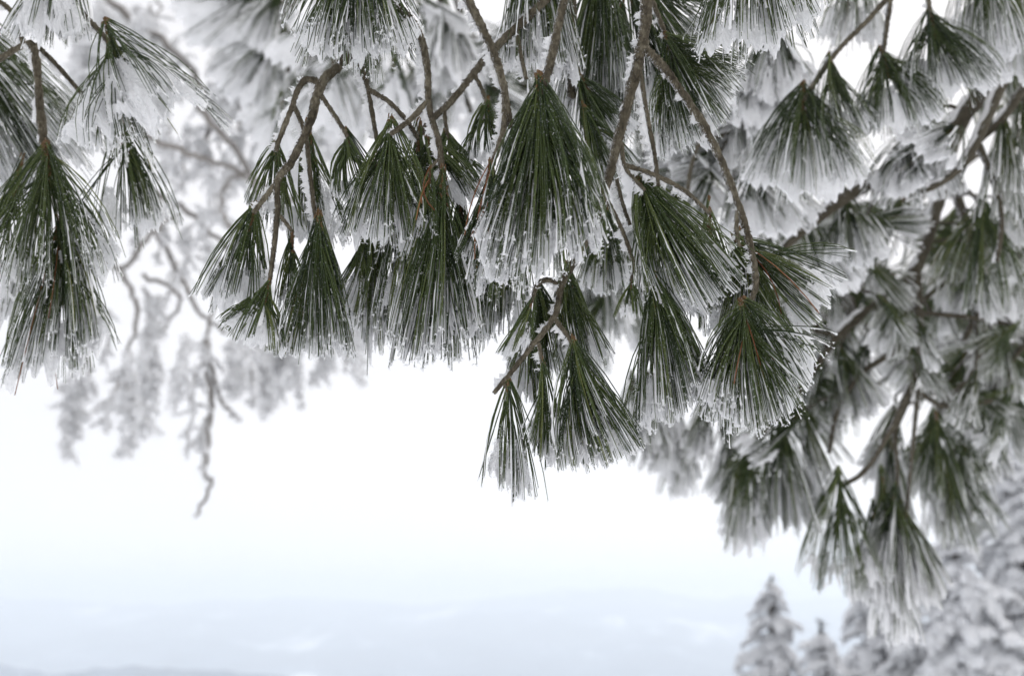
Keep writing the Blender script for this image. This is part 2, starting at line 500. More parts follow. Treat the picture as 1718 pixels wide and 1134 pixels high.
            ti = rg.uniform(0, 1, n * m) ** 0.7
            ti = (np.maximum(t0[ki], 0) + (1 - np.maximum(t0[ki], 0)) * ti).clip(0, 1)
            k2 = np.clip((ti - 0.06) / 0.94 * (K2 - 1), 0, K2 - 1).round().astype(int)
            bpos = c[ki, k2] + D[ki, k2] * (Lb[ki, k2] * rg.uniform(0, 0.95, n * m))[:, None]
            dd = D[ki, k2] * 0.7 + S[ki, k2] * rg.normal(0, 0.9, n * m)[:, None] + T[ki, k2] * rg.normal(0.3, 0.3, n * m)[:, None]
            add_spikes(gf, bpos, dd, rg.uniform(0.0010, 0.0032, n * m) * hs * (0.6 + 0.4 * frost), rg.uniform(0.00022, 0.0005, n * m) * hs)
            # tufts of crystals at the ends
            m = int((5 if fine else 3) * min(frost, 1.4))
            if m:
                ki = np.repeat(np.arange(n), m)
                bpos = c[ki, -1] + D[ki, -1] * (Lb[ki, -1] * rg.uniform(0, 0.9, n * m))[:, None]
                dd = T[ki, -1] * rg.uniform(0.1, 1.0, n * m)[:, None] + rg.normal(0, 0.55, (n * m, 3)) + D[ki, -1] * 0.3
                add_spikes(gf, bpos, dd, rg.uniform(0.0012, 0.0042, n * m) * hs * frost ** 0.5, rg.uniform(0.0003, 0.0007, n * m) * hs)
        # a web of snow caught between the needles
        if snow > 0:
            nu, ntt = (64, 46) if fine else (36, 28)
            uu = np.linspace(-0.93, 0.93, nu); tt = np.linspace(sheet_t0, 1.015, ntt)
            UU, TT = np.meshgrid(uu, tt)
            vback = (-0.40 if front else sv)
            VV = np.full(UU.shape, vback) + 0.7 * (fbm(UU * 3.4, TT * 2.2, seed + 3, 3) - 0.5)
            e = end(UU, VV)
            b0 = base + a * 0.1 * Ln
            pp = b0 + (e - b0) * TT[..., None]
            so = (e - b0) - ((e - b0) @ a)[..., None] * a
            pp = pp + so * (2 * TT * (1 - TT) * 0.18)[..., None]
            jag = 0.0022 * sz
            pp = pp + rg.normal(0, jag * 0.20, pp.shape) + a * ((fbm(UU * 6, TT * 0.0 + seed, seed, 3) - 0.62) * 0.045 + (vnoise(UU * 42, TT * 0.0, seed + 8) - 0.5) * 0.012)[..., None] * sz * smoothstep(0.55, 1.0, TT)[..., None]
            fld = fbm(UU * 4.5 + seed, TT * 5.5, seed + 1, 3)
            cf = fld[:-1, :-1] + 0.36 * smoothstep(sheet_t0, 0.88, TT[:-1, :-1]) - 0.02 - 0.45 * (vnoise(UU[:-1, :-1] * 15 + seed, TT[:-1, :-1] * 1.5, seed + 6)) * (1 - smoothstep(sheet_t0, sheet_t0 + 0.38, TT[:-1, :-1])) - 0.10 * np.abs(UU[:-1, :-1]) ** 3
            cf = cf + rg.normal(0, 0.035, cf.shape) - 0.16 * (vnoise(UU[:-1, :-1] * 30, TT[:-1, :-1] * 3, seed + 4) > 0.72)
            thr = 0.78 - 0.42 * snow
            kp = cf > thr
            th = (0.0008 + 0.0030 * fbm(UU * 6, TT * 8, seed + 2, 2)) * sz * (0.6 + 0.6 * snow)
            nrm = dv * (-1)
            lump = (fbm(UU * 16, TT * 2.6, seed + 9, 3) - 0.5) * 0.006 * sz + rg.normal(0, 0.00022, UU.shape) * sz
            fr = pp + nrm * (th + lump)[..., None]; bk = pp - nrm * th[..., None]
            cnt = nu * ntt; i = np.arange(cnt).reshape(ntt, nu)
            c4 = np.stack((i[:-1, :-1], i[:-1, 1:], i[1:, 1:], i[1:, :-1]), -1)
            qf = c4[kp]; qb = c4[kp][:, ::-1] + cnt
            sides = []
            pad = np.pad(kp, 1)
            for dy, dx, e0, e1 in ((-1, 0, 0, 1), (0, 1, 1, 2), (1, 0, 2, 3), (0, -1, 3, 0)):
                nb = pad[1 + dy:1 + dy + kp.shape[0], 1 + dx:1 + dx + kp.shape[1]]
                ed = c4[kp & ~nb]
                sides.append(np.stack((ed[:, e1], ed[:, e0], ed[:, e0] + cnt, ed[:, e1] + cnt), -1))
            gs = Geo()
            if kp.any():
                gs.add(np.concatenate((fr.reshape(-1, 3), bk.reshape(-1, 3))), np.concatenate([qf, qb] + sides))
                nsp = int(1700 * snow) if fine else int(450 * snow)
                ys_, xs_ = np.nonzero(kp)
                edge_ = (np.minimum.reduce([pad[:-2, 1:-1], pad[2:, 1:-1], pad[1:-1, :-2], pad[1:-1, 2:]])[ys_, xs_] == 0) | (rg.random(len(ys_)) < 0.10)
                cand = np.nonzero(edge_)[0]; nsp = int(min(nsp, len(cand) * 4))
                pick = cand[rg.integers(0, len(cand), nsp)] if len(cand) else np.zeros(0, int); nsp = len(pick)
                bp_ = pp[ys_[pick], xs_[pick]] + rg.normal(0, 0.0015, (nsp, 3)) * sz
                add_spikes(gs, bp_, rg.normal(0, 0.7, (nsp, 3)) + nrm * 0.35 + a * 0.5, rg.uniform(0.0014, 0.0042, nsp) * sz, rg.uniform(0.0003, 0.0007, nsp) * sz)
                self.snow = gs
            else: self.snow = None
        else: self.snow = None
        self.frost = gf if gf.n else None
        # the bare shoot inside
        gsh = Geo()
        sp_ = np.linspace(-0.01, 0.22, 7)
        q = base + a * (sp_ * Ln)[:, None]
        q = q + rg.normal(0, 0.0004, q.shape)
        add_tubes(gsh, q[None], (np.array((1.0, 1.15, 1.0, 1.1, 0.9, 0.8, 0.35)) * 0.0021 * min(sz, 1.3))[None], 6)
        m = 46
        k = rg.uniform(0, 0.21, m)
        add_spikes(gsh, base + a * (k * Ln)[:, None], rg.normal(0, 1, (m, 3)) + a * 0.8, rg.uniform(0.003, 0.0055, m) * min(sz, 1.3), np.full(m, 0.0008))
        self.shoot = gsh

    def put(self, bough):
        o = under(bough, 'needle_tuft', self.needles, M_NEEDLE, self.base)
        under(o, 'shoot', self.shoot, M_BUD, self.base)
        if self.frost:
            f = under(o, 'frost', self.frost, M_FROST, self.base, smooth=False); f['kind'] = 'stuff'
        if self.snow:
            under(o, 'snow', self.snow, M_SNOW, self.base, smooth=False)
        if self.brown:
            b = under(o, 'dead_needles', self.brown, M_BROWN, self.base); b['label'] = 'rust brown dead needles'
        return o

SEED = [100]
def tuft(bough, base, L, R_, fasc, frost=0.7, snow=0.0, d=None, d2=None, **kw):
    SEED[0] += 1
    d = d or bough['depth']; d2 = d2 or d
    L, R_, base = np.array(L, float), np.array(R_, float), np.array(base, float)
    mid = base + (0.5 * (L + R_) - base) * 1.02
    L, R_ = mid + (L - R_) * 0.53, mid + (R_ - L) * 0.53
    snow = max(snow, 0.60 * frost)
    return Tuft(P(*base, d), P(*L, d2), P(*R_, d2), int(fasc * 1.5), frost, snow, seed=SEED[0], **kw).put(bough)

def twig(bough, pts, r, rime=0.0, d=None, name='twig', mat=None, wob=0.0):
    """a tapering twig through photograph points, r = (start, end) radius in photograph pixels"""
    SEED[0] += 1
    rg = np.random.default_rng(SEED[0])
    d = d or bough['depth']; rime = min(1.0, rime + 0.22)
    w = []
    for k, p in enumerate(pts):
        dd = p[2] if len(p) > 2 else d
        w.append(P(p[0], p[1], dd))
    c = catmull(w, 12)
    K = len(c)
    rr = np.linspace(r[0], r[1], K) * d / F * 0.81
    sides = 9
    rad = np.repeat(rr[:, None], sides, 1) * (1 + 0.12 * rg.normal(0, 1, (K, sides)).clip(-1.5, 1.8))
    rad *= (1 + 0.13 * (vnoise(np.arange(K) * 0.45, np.zeros(K), SEED[0]) - 0.4))[:, None]
    g = Geo(); add_tubes(g, c[None], rad[None], sides)
    # leaf scars and bud scales
    seg = np.linalg.norm(np.diff(c, axis=0), axis=1).sum()
    m = int(seg / 0.00055)
    k = rg.integers(0, K - 1, m); f = rg.random(m)[:, None]
    pos = c[k] * (1 - f) + c[k + 1] * f
    T = unit(np.gradient(c, axis=0))[k]
    dr = rg.normal(0, 1, (m, 3)); dr = unit(dr - T * np.sum(dr * T, 1, keepdims=True))
    add_spikes(g, pos + dr * (rr[k] * 0.82)[:, None], dr + T * 0.9, rg.uniform(0.6, 1.25, m) * np.minimum(rr[k] * 0.7, 0.0022), np.minimum(rr[k] * 0.36, 0.0011))
    o = under(bough, name, g, mat or M_BARK, c[0])
    if rime > 0:
        fine = 5
        cc = catmull(c[::3] if K > 9 else c, 9)
        K2 = len(cc)
        T = unit(np.gradient(cc, axis=0))
        D = np.broadcast_to(np.array((-0.85, 0.25, -0.30)), cc.shape)
        D = unit(D - T * np.sum(D * T, 1, keepdims=True)); S = np.cross(T, D)
        r2 = np.interp(np.linspace(0, 1, K2), np.linspace(0, 1, K), rr)
        nz = fbm(np.arange(K2) * 0.16, np.full(K2, 0.0), SEED[0], 3)
        on = smoothstep(0.62 - 0.42 * rime, 0.82 - 0.42 * rime, nz)
        Lb = r2 + (0.0018 + 0.0055 * vnoise(np.arange(K2) * 0.5, np.zeros(K2), SEED[0] + 3) * rg.uniform(0.75, 1.15, K2)) * on * min(1.2, 0.6 + rime * 0.6)
        wb = r2 * 0.55 + 0.0012 * rg.uniform(0.3, 1.0, K2)
        vv = np.stack((cc + D * (r2 * 0.3)[:, None], cc + D * (0.6 * Lb)[:, None] + S * wb[:, None], cc + D * Lb[:, None], cc + D * (0.6 * Lb)[:, None] - S * wb[:, None]), 1)
        idx = np.arange(K2 * 4).reshape(K2, 4); nx = np.roll(idx, -1, 1)
        q = np.stack((idx[:-1], nx[:-1], nx[1:], idx[1:]), -1)[on[1:] > 0.02].reshape(-1, 4)
        gf = Geo(); gf.add(vv, q)
        m = int(seg / 0.00022)
        k = rg.integers(0, K2, m); k = k[on[k] > 0.1]
        m = len(k)
        add_spikes(gf, cc[k] + D[k] * (Lb[k] * rg.uniform(0.3, 1.0, m))[:, None], D[k] + rg.normal(0, 0.6, (m, 3)), rg.uniform(0.0010, 0.0036, m), rg.uniform(0.00025, 0.0006, m))
        if gf.q or m:
            fo = under(o, 'frost', gf, M_FROST, c[0], smooth=False); fo['kind'] = 'stuff'
    return o

def bough(label, px, py, d, group='frosted pine boughs hanging close by', name='pine_bough'):
    b = thing(name, label, 'pine bough', P(px, py, d), group)
    b['depth'] = d
    return b

# --- bough at the left edge, thick with snow
b = bough('snow plastered pine bough reaching in from the left edge', -40, -20, 1.0)
twig(b, [(-60, -30), (20, 20), (40, 75)], (6, 5), 0.3)
twig(b, [(40, 75), (-30, 115), (-90, 135)], (6, 6), 0.3)
twig(b, [(48, 70), (60, 95), (68, 190), (80, 285)], (7, 9), 0.2, d=0.985)
twig(b, [(60, 75), (100, 115), (160, 185), (200, 235)], (5, 4), 0.5)
twig(b, [(90, -60), (125, 5), (145, 30), (180, 70), (190, 110)], (6, 5), 0.6, d=0.96)
tuft(b, (-90, 10), (10, 340), (175, 225), 34, 0.55, 0.45, d=1.10, bulge=0.1, dark=0.12)
tuft(b, (30, 300), (-90, 510), (40, 520), 14, 0.6, d=1.01)
tuft(b, (80, 270), (-30, 490), (205, 430), 32, 0.55, d=0.97, bulge=0.18, sv=0.1)
tuft(b, (100, 395), (10, 630), (195, 575), 30, 0.85, 0.15, d=0.98, bulge=0.08, brown=3)
tuft(b, (205, 225), (160, 375), (290, 355), 14, 0.6, d=1.0, bulge=0.15)
tuft(b, (90, -90), (25, 65), (150, 50), 18, 1.1, 1.1, d=0.95, front=True)
tuft(b, (185, 62), (122, 258), (345, 160), 26, 1.2, 1.35, d=0.95, bulge=0.22, front=True, sheet_t0=0.15)

# --- bough with the thick forked twig
b = bough('pine bough whose forked brown twig carries several narrow needle brooms', 640, 20, 0.83)
twig(b, [(700, -60), (640, 20), (585, 95), (540, 140), (520, 205), (490, 270), (466, 302), (465, 350), (458, 430), (450, 485)], (12, 4.5), 0.0)
twig(b, [(540, 140), (515, 134), (500, 150), (488, 185), (468, 235), (463, 255)], (7, 4.5), 0.35)
twig(b, [(492, 175), (512, 225), (520, 290), (527, 350), (535, 388)], (5, 4.5), 0.7, d=0.845)
twig(b, [(465, 305), (442, 335), (425, 358)], (5.5, 5), 0.1)
twig(b, [(470, 362), (490, 388)], (4.5, 3.5))
twig(b, [(538, 160), (562, 195), (583, 230)], (5, 4.5), 0.2)
tuft(b, (463, 248), (412, 352), (522, 400), 10, 0.45, d=0.87)
tuft(b, (520, 226), (500, 392), (592, 385), 11, 0.95, d=0.88)
tuft(b, (490, 388), (466, 515), (522, 500), 7, 0.7, d=0.86)
tuft(b, (425, 358), (338, 500), (452, 522), 15, 0.9, bulge=0.04, d=0.845)
tuft(b, (535, 385), (476, 580), (594, 574), 28, 0.9, 0.25, bulge=0.05, dark=0.10, d=0.835, sv=0.0)
tuft(b, (450, 482), (374, 548), (482, 592), 15, 1.1, 0.5, bulge=0.10, d=0.825)
tuft(b, (583, 230), (553, 332), (648, 318), 12, 0.3, d=0.84)

# --- the broom at the upper rim and the thin twigs below it
b = bough('wide frost fringed needle broom at the upper rim above a forked twig', 600, -110, 0.80)
twig(b, [(610, -200), (600, -110), (598, -60)], (8, 6), 0.0)
twig(b, [(590, 60, 0.85), (600, 100, 0.85), (612, 130, 0.85), (620, 165, 0.85), (632, 235, 0.85)], (6.5, 4.5), 0.75, d=0.85)
twig(b, [(620, 152, 0.85), (650, 170, 0.85), (680, 200, 0.85), (702, 235, 0.86)], (5.5, 4.5), 0.7, d=0.85)
tuft(b, (600, -105), (492, 72), (708, 62), 42, 1.05, 0.75, bulge=0.18, d=0.80, sheet_t0=0.55)
tuft(b, (630, 300), (603, 552), (672, 548), 14, 0.7, d=0.89)
tuft(b, (614, 390), (553, 515), (604, 530), 10, 1.1, d=0.875)
tuft(b, (702, 233), (660, 430), (742, 470), 14, 0.6, d=0.88)

# --- long bent twig with the widest white fan
b = bough('pine bough on a long bent twig, wide white fan beside a dark broom', 655, -5, 0.82)
twig(b, [(620, -70), (655, -5), (700, 50), (716, 110), (720, 180), (738, 250), (742, 332)], (8.5, 6), 0.55)
twig(b, [(720, 168), (690, 200), (655, 226)], (6, 5), 0.3)
twig(b, [(742, 262), (722, 283)], (5, 3))
tuft(b, (655, 224), (560, 392), (728, 402), 27, 1.0, 0.6, bulge=0.10, d=0.83)
tuft(b, (715, 230), (690, 335), (815, 330), 14, 0.6, d=0.865)
tuft(b, (742, 325), (655, 592), (806, 570), 36, 0.85, 0.12, bulge=0.05, dark=0.10, d=0.815, sv=0.0)
tuft(b, (722, 283), (690, 385), (735, 400), 4, 0.2, brown=3, d=0.81)

tuft(b, (700, 300), (640, 520), (730, 560), 16, 0.7, d=0.87)
tuft(b, (770, 330), (735, 520), (830, 545), 18, 0.6, d=0.885, dark=0.08)

# --- straight branch crossing the others
b = bough('straight slanting brown branch with small sparse needle brooms', 900, 15, 0.88)
twig(b, [(960, -45), (900, 15), (868, 45), (820, 92), (790, 130), (750, 178), (725, 200), (704, 228)], (9, 6), 0.35)
twig(b, [(795, 125), (808, 150), (819, 180)], (5, 4), 0.1)
twig(b, [(745, 183), (748, 210), (752, 234)], (4.5, 4))
twig(b, [(866, 48), (874, 95), (883, 134)], (5, 4.5), 0.4)
tuft(b, (820, 178), (782, 268), (852, 262), 11, 0.45)
tuft(b, (752, 232), (735, 325), (832, 312), 12, 0.45)

# --- curved olive branch with rust brown needles
b = bough('curved olive branch whose dark broom holds rust brown needles', 780, -10, 0.80)
twig(b, [(755, -70), (780, -10), (805, 40), (828, 90), (843, 140), (852, 190), (858, 215)], (11, 7), 0.45)
twig(b, [(847, 160), (845, 215), (828, 270), (818, 306)], (7, 5.5), 0.3)
tuft(b, (820, 298), (765, 425), (832, 500), 14, 0.35, brown=9, d=0.79, dark=0.08)
tuft(b, (842, 320), (768, 545), (885, 530), 20, 0.55, d=0.86)

# --- the large dark broom
b = bough('large dense dark green needle broom with a thick white lower rim', 960, -60, 0.72)
twig(b, [(975, -110), (960, -60), (936, 45), (922, 110), (905, 170)], (8.5, 9), 0.15)
tuft(b, (905, 162), (798, 418), (1012, 385), 58, 0.7, 1.05, bulge=0.20, dark=0.06, d=0.72, thick=0.5, sv=0.15, sheet_t0=0.74, rad=0.00062)

# --- boughs of the upper rim behind it
b = bough('shaded dense needle brooms around a stubby upright twig', 960, -30, 0.93)
twig(b, [(962, -70), (959, 60), (958, 165)], (9.5, 9), 0.2)
twig(b, [(962, 100), (972, 122), (978, 140)], (5, 4))
tuft(b, (900, -130), (846, 95), (968, 108), 24, 0.8, 0.3, d=0.90)
tuft(b, (1010, -70), (930, 195), (1065, 150), 34, 0.5, d=0.95, dark=0.08)
tuft(b, (1040, 30), (975, 240), (1065, 215), 22, 0.25, d=1.0, dark=0.2)
tuft(b, (976, 132), (980, 250), (1072, 200), 18, 0.2, d=0.92, dark=0.1)
tuft(b, (985, 190), (998, 335), (1072, 265), 14, 0.6, 0.3, d=0.90)

b = bough('green needle fan spreading sideways behind the thick forked branch', 1090, -10, 0.92)
twig(b, [(1080, -50), (1090, -10), (1105, 30), (1122, 75), (1128, 105)], (6, 5))
tuft(b, (1080, -30), (1120, 115), (1205, 30), 22, 0.35, d=0.97, dark=0.08)
tuft(b, (1124, 80), (1085, 235), (1242, 118), 46, 0.40, 0.2, bulge=0.55, d=0.92, dark=0.05, sv=0.25)
tuft(b, (1060, 0), (1070, 165), (1150, 150), 20, 0.2, d=1.0, dark=0.2)

b = bough('loose needle fan dipping in from the upper rim, fine frost on its tips', 1260, -150, 0.82)
twig(b, [(1275, -240), (1260, -140)], (7, 6))
tuft(b, (1262, -140), (1165, 78), (1388, 28), 38, 0.55, bulge=0.12, d=0.82, brown=3)

# --- the thick forked branch
b = bough('thick forked grey brown branch carrying the lowest hanging sharp needle brooms', 1088, -20, 0.78)
twig(b, [(1092, -90), (1086, -20), (1080, 60), (1070, 105), (1042, 215), (1010, 335), (985, 400), (942, 478), (930, 530), (885, 590), (828, 660)], (14.5, 4.5), 0.12, name='branch')
twig(b, [(1076, 76), (1105, 105), (1140, 150), (1192, 232), (1235, 335), (1258, 410), (1267, 480), (1247, 528)], (10, 6), 0.0, name='branch')
twig(b, [(1238, 345), (1235, 385), (1240, 414)], (5.5, 4.5), 0.2)
twig(b, [(1074, 120), (1085, 190), (1098, 260), (1104, 312)], (5, 4.5), 0.75)
twig(b, [(1042, 240), (1050, 283), (1082, 320)], (5, 4), 0.5)
twig(b, [(1050, 278), (1100, 295), (1150, 322), (1192, 360)], (5.5, 4.5), 0.5)
twig(b, [(1020, 338), (1045, 390), (1063, 445), (1058, 474)], (5, 4), 0.2)
twig(b, [(1034, 300), (1044, 340), (1057, 378)], (4.5, 4), 0.2, d=0.82)
twig(b, [(942, 476), (915, 470), (900, 480), (893, 508)], (6, 4.5), 0.1)
twig(b, [(930, 535), (955, 568), (966, 594)], (5.5, 4.5), 0.6)
twig(b, [(903, 575), (908, 600), (910, 620)], (4.5, 4), 0.2)
twig(b, [(845, 644), (850, 650), (853, 660)], (4.5, 3.5))
tuft(b, (1018, 362), (970, 485), (1064, 472), 18, 0.9, 0.4, d=0.96)
tuft(b, (1080, 316), (1064, 490), (1238, 450), 42, 0.6, bulge=0.28, d=0.79)
tuft(b, (1190, 355), (1140, 520), (1250, 540), 12, 0.7, d=0.84)
tuft(b, (1240, 408), (1182, 560), (1290, 560), 16, 1.0, 0.5, d=0.825)
tuft(b, (1246, 412), (1325, 590), (1410, 458), 18, 0.35, d=0.80, bulge=0.06, brown=2)
tuft(b, (1248, 528), (1165, 655), (1362, 600), 52, 0.95, 0.55, bulge=0.92, d=0.765, brown=5, sheet_t0=0.55)
tuft(b, (1060, 470), (1032, 528), (1078, 528), 5, 0.35)
tuft(b, (1097, 485), (1062, 705), (1192, 640), 32, 0.95, 0.3, bulge=0.08, d=0.785)
tuft(b, (955, 462), (928, 590), (1030, 602), 22, 0.5, d=0.84)
tuft(b, (905, 490), (885, 615), (985, 625), 18, 0.3, d=0.85, dark=0.1)
tuft(b, (893, 505), (842, 592), (888, 580), 7, 1.3, 0.8)
tuft(b, (885, 535), (848, 630), (905, 690), 8, 1.3, 0.7, d=0.82)
tuft(b, (966, 590), (936, 775), (1072, 740), 32, 0.9, 0.35, bulge=0.07)
tuft(b, (910, 618), (886, 738), (944, 775), 9, 1.3, 0.7)
tuft(b, (853, 656), (818, 800), (894, 822), 8, 1.4, 0.85)

# --- upper right boughs, a step farther off
RG = 'snow laden pine boughs a step farther off'
b = bough('pine fan over a broad snow sheet on a thin slanting twig', 1500, -15, 1.2, RG)
twig(b, [(1540, -60), (1500, -15), (1450, 40), (1400, 92), (1348, 168)], (5.5, 5))
tuft(b, (1347, 165), (1240, 300), (1460, 285), 40, 0.55, 1.2, bulge=0.22, dark=0.08, thick=0.3, sheet_t0=0.3)
tuft(b, (1395, 108), (1362, 232), (1470, 215), 18, 0.25, dark=0.1)
b = bough('dark green pine brooms with a snow shelf beneath, beside the thick limb', 1497, -30, 1.22, RG)
twig(b, [(1500, -50), (1488, 40), (1480, 98)], (5.5, 5))
twig(b, [(1550, -50), (1557, 0), (1560, 36)], (5.5, 5))
tuft(b, (1480, 94), (1425, 225), (1585, 190), 32, 0.5, 1.2, bulge=0.12, dark=0.12, thick=0.3, sheet_t0=0.35)
tuft(b, (1560, 30), (1495, 150), (1670, 140), 34, 0.35, 1.2, bulge=0.14, dark=0.14, thick=0.3, sheet_t0=0.4)
tuft(b, (1430, -60), (1370, 60), (1490, 60), 18, 0.6, 0.6, d=1.35)
tuft(b, (1640, -90), (1590, 70), (1710, 95), 22, 0.5, 0.3, d=1.25)
tuft(b, (1700, -60), (1650, 120), (1780, 120), 18, 0.5, 0.4, d=1.3)


# ------------------------------------------------------------------ pine boughs farther back, built from a few shared brooms
LEN = 0.13
def variant(width, fasc, frost, snow, seed, dark=0.0, front=False, t0=0.4):
    L = np.array((-width * LEN, 0.0, -LEN)); R_ = np.array((width * LEN, 0.0, -LEN))
    t = Tuft(np.zeros(3), L, R_, int(fasc * (0.95 if snow < 0.5 else 1.2)), frost, snow, bulge=0.14, seed=seed, dark=dark, fine=False, thick=0.45, rad=0.00075, front=front, sheet_t0=t0)
    return {'needle_tuft': t.needles.mesh('needle_tuft', M_NEEDLE), 'frost': t.frost.mesh('frost', M_FROST, smooth=False) if t.frost else None,
            'snow': t.snow.mesh('snow', M_SNOW, smooth=False) if t.snow else None, 'shoot': t.shoot.mesh('shoot', M_BUD)}
V_GREEN = [variant(0.38, 20, 0.28, 0.0, 901, -0.04), variant(0.46, 24, 0.36, 0.15, 902, -0.02), variant(0.32, 18, 0.36, 0.0, 903, -0.12), variant(0.50, 22, 0.22, 0.0, 904, -0.03), variant(0.26, 16, 0.5, 0.2, 905, -0.08)]
V_PALE = [variant(0.55, 9, 1.2, 1.15, 931, 0.0, True, 0.1), variant(0.45, 8, 1.3, 1.1, 932, 0.0, True, 0.12), variant(0.65, 10, 1.2, 1.2, 933, 0.05, True, 0.1)]
V_WHITE = [variant(0.36, 18, 1.0, 0.8, 911, 0.05), variant(0.48, 20, 0.9, 0.9, 912, 0.05), variant(0.30, 16, 1.1, 0.7, 913, 0.0)]
V_SNOW = [variant(0.62, 24, 0.9, 0.85, 921, 0.1, True, 0.15), variant(0.70, 26, 1.0, 0.9, 922, 0.1, True, 0.1), variant(0.5, 20, 1.0, 0.95, 923, 0.1, True, 0.2), variant(0.45, 22, 1.1, 0.8, 924, 0.1, True, 0.25)]

def place(b, base, tip, var, spin=0.0, wide=1.0):
    a = Vector(tip - base); ln = a.length
    q = Vector((0, 0, -1)).rotation_difference(a)
    from mathutils import Quaternion
    q = q @ Quaternion((0, 0, 1), spin)
    o = link('needle_tuft', var['needle_tuft'], b, base - world_loc(b))
    o.rotation_mode = 'QUATERNION'; o.rotation_quaternion = q
    s = ln / LEN / 1.08; o.scale = (s * wide, s, s)
    for part in ('frost', 'snow', 'shoot'):
        if var[part]:
            c = link(part, var[part], o)
            if part == 'frost': c['kind'] = 'stuff'
    return o

rnd = random.Random(5)
def put(b, base, tip, kind, d, wide=1.0):
    place(b, P(*base, d), P(*tip, d), rnd.choice(kind), rnd.uniform(-0.7, 0.7), wide)

def nearest_on(limbs, p):
    best = None
    for c in limbs:
        k = np.argmin(np.linalg.norm(c - p, axis=1))
        dd = np.linalg.norm(c[k] - p)
        if best is None or dd < best[0]: best = (dd, c, k)
    return best[1][max(0, best[2] - 4)]

def stick(b, p, q, r0, r1, sag=0.02, name='twig', mat=None):
    """a thin twig between two world points"""
    SEED[0] += 1
    rg = np.random.default_rng(SEED[0])
    ln = np.linalg.norm(q - p)
    t = np.linspace(0, 1, 9)[:, None]
    c = p + (q - p) * t + np.array((rg.normal(0, 0.06), rg.normal(0, 0.06), 0.22)) * ln * (t * (1 - t)) * 1.4
    c[1:-1] += rg.normal(0, 0.012 * ln, (7, 3))
    g = Geo(); add_tubes(g, c[None], np.linspace(r0, r1, 9)[None] * rg.uniform(0.9, 1.1, (1, 9)), 6)
    return under(b, name, g, mat or M_LIMB, p)

def limb(b, pts, r, d, name='limb', snow=0.0):
    w = [P(p[0], p[1], p[2] if len(p) > 2 else d) for p in pts]
    c = catmull(w, 7); K = len(c)
    SEED[0] += 1
    rg = np.random.default_rng(SEED[0])
    rr = np.linspace(r[0], r[1], K) * d / F
    rad = rr[:, None] * (1 + 0.06 * rg.normal(0, 1, (K, 10)))
    g = Geo(); add_tubes(g, c[None], rad[None], 10)
    o = under(b, name, g, M_LIMB, c[0])
    if snow:
        T = unit(np.gradient(c, axis=0)); upv = np.array((0, 0, 1.0)) - T * T[:, 2:]
        cs = c + unit(upv) * (rr * 0.75)[:, None]
        on = smoothstep(0.62 - 0.35 * snow, 0.75 - 0.35 * snow, fbm(np.arange(K) * 0.35, np.zeros(K), SEED[0], 2))
        g = Geo(); add_tubes(g, cs[None], (np.maximum(rr * 0.75, 0.004) * (0.15 + on))[None, :, None] * (1 + 0.2 * rg.normal(0, 1, (1, K, 8))), 8)
        under(o, 'snow', g, M_SNOW, c[0])
    return c

def far_bough(label, px, py, d, group=RG):
    return bough(label, px, py, d, group)

GAPS = [(1500, 425, 32), (1590, 395, 24), (1440, 480, 26), (1555, 690, 32), (1440, 700, 28), (1665, 640, 26), (1400, 130, 30), (1340, 760, 34)]    # openings where the sky shows
def scatter(b, limbs, pts, kinds, d0, d1, size, spread=0.5):
    """brooms at photograph points (x, y), each hung on a twig from the nearest limb"""
    for (x, y) in pts:
        d = rnd.uniform(d0, d1)
        ang = rnd.gauss(0, spread)
        s = size * rnd.uniform(0.8, 1.2)
        if any(math.hypot(x + 0.55 * s * math.sin(ang) - gx, y + 0.55 * s * math.cos(ang) - gy) < gr for gx, gy, gr in GAPS): continue
        base = P(x, y, d); tip = P(x + s * math.sin(ang), y + s * math.cos(ang), d + rnd.uniform(-0.09, 0.06))
        place(b, base, tip, rnd.choice(kinds), rnd.uniform(-0.8, 0.8), rnd.uniform(0.85, 1.15))
        q = nearest_on(limbs, base)
        stick(b, q, base, 0.0034, 0.0022)

# the thick limb at the right with its frosted side twigs
b = far_bough('thick dark pine limb slanting down with frosted twigs', 1760, 0, 1.45)
c1 = limb(b, [(1800, -60), (1720, 50), (1650, 150), (1590, 222), (1500, 282), (1415, 335), (1350, 385), (1290, 440)], (18, 6), 1.45, snow=0.9)
c2 = limb(b, [(1700, 90), (1670, 170), (1625, 262), (1580, 305), (1520, 330)], (9, 5), 1.42, snow=1.2)
c3 = limb(b, [(1740, 110), (1690, 190), (1640, 240)], (8, 5), 1.5, snow=1.0)
c4 = limb(b, [(1640, 240), (1665, 300), (1680, 370), (1672, 440)], (6, 4), 1.45, snow=0.7)
LB = [c1, c2, c3, c4]
scatter(b, LB, [(1545, 190), (1600, 215), (1520, 235)], V_SNOW, 1.42, 1.5, 110, 0.5)
scatter(b, LB, [(1680, 200), (1700, 280), (1650, 330), (1715, 150)], V_GREEN, 1.5, 1.65, 150, 0.6)
scatter(b, LB, [(1420, 330), (1450, 370), (1360, 370)], V_SNOW + V_WHITE, 1.5, 1.65, 120, 0.6)
scatter(b, LB, [(1690, 20), (1720, 250), (1620, 60)], V_WHITE + V_GREEN, 1.5, 1.7, 150, 0.6)

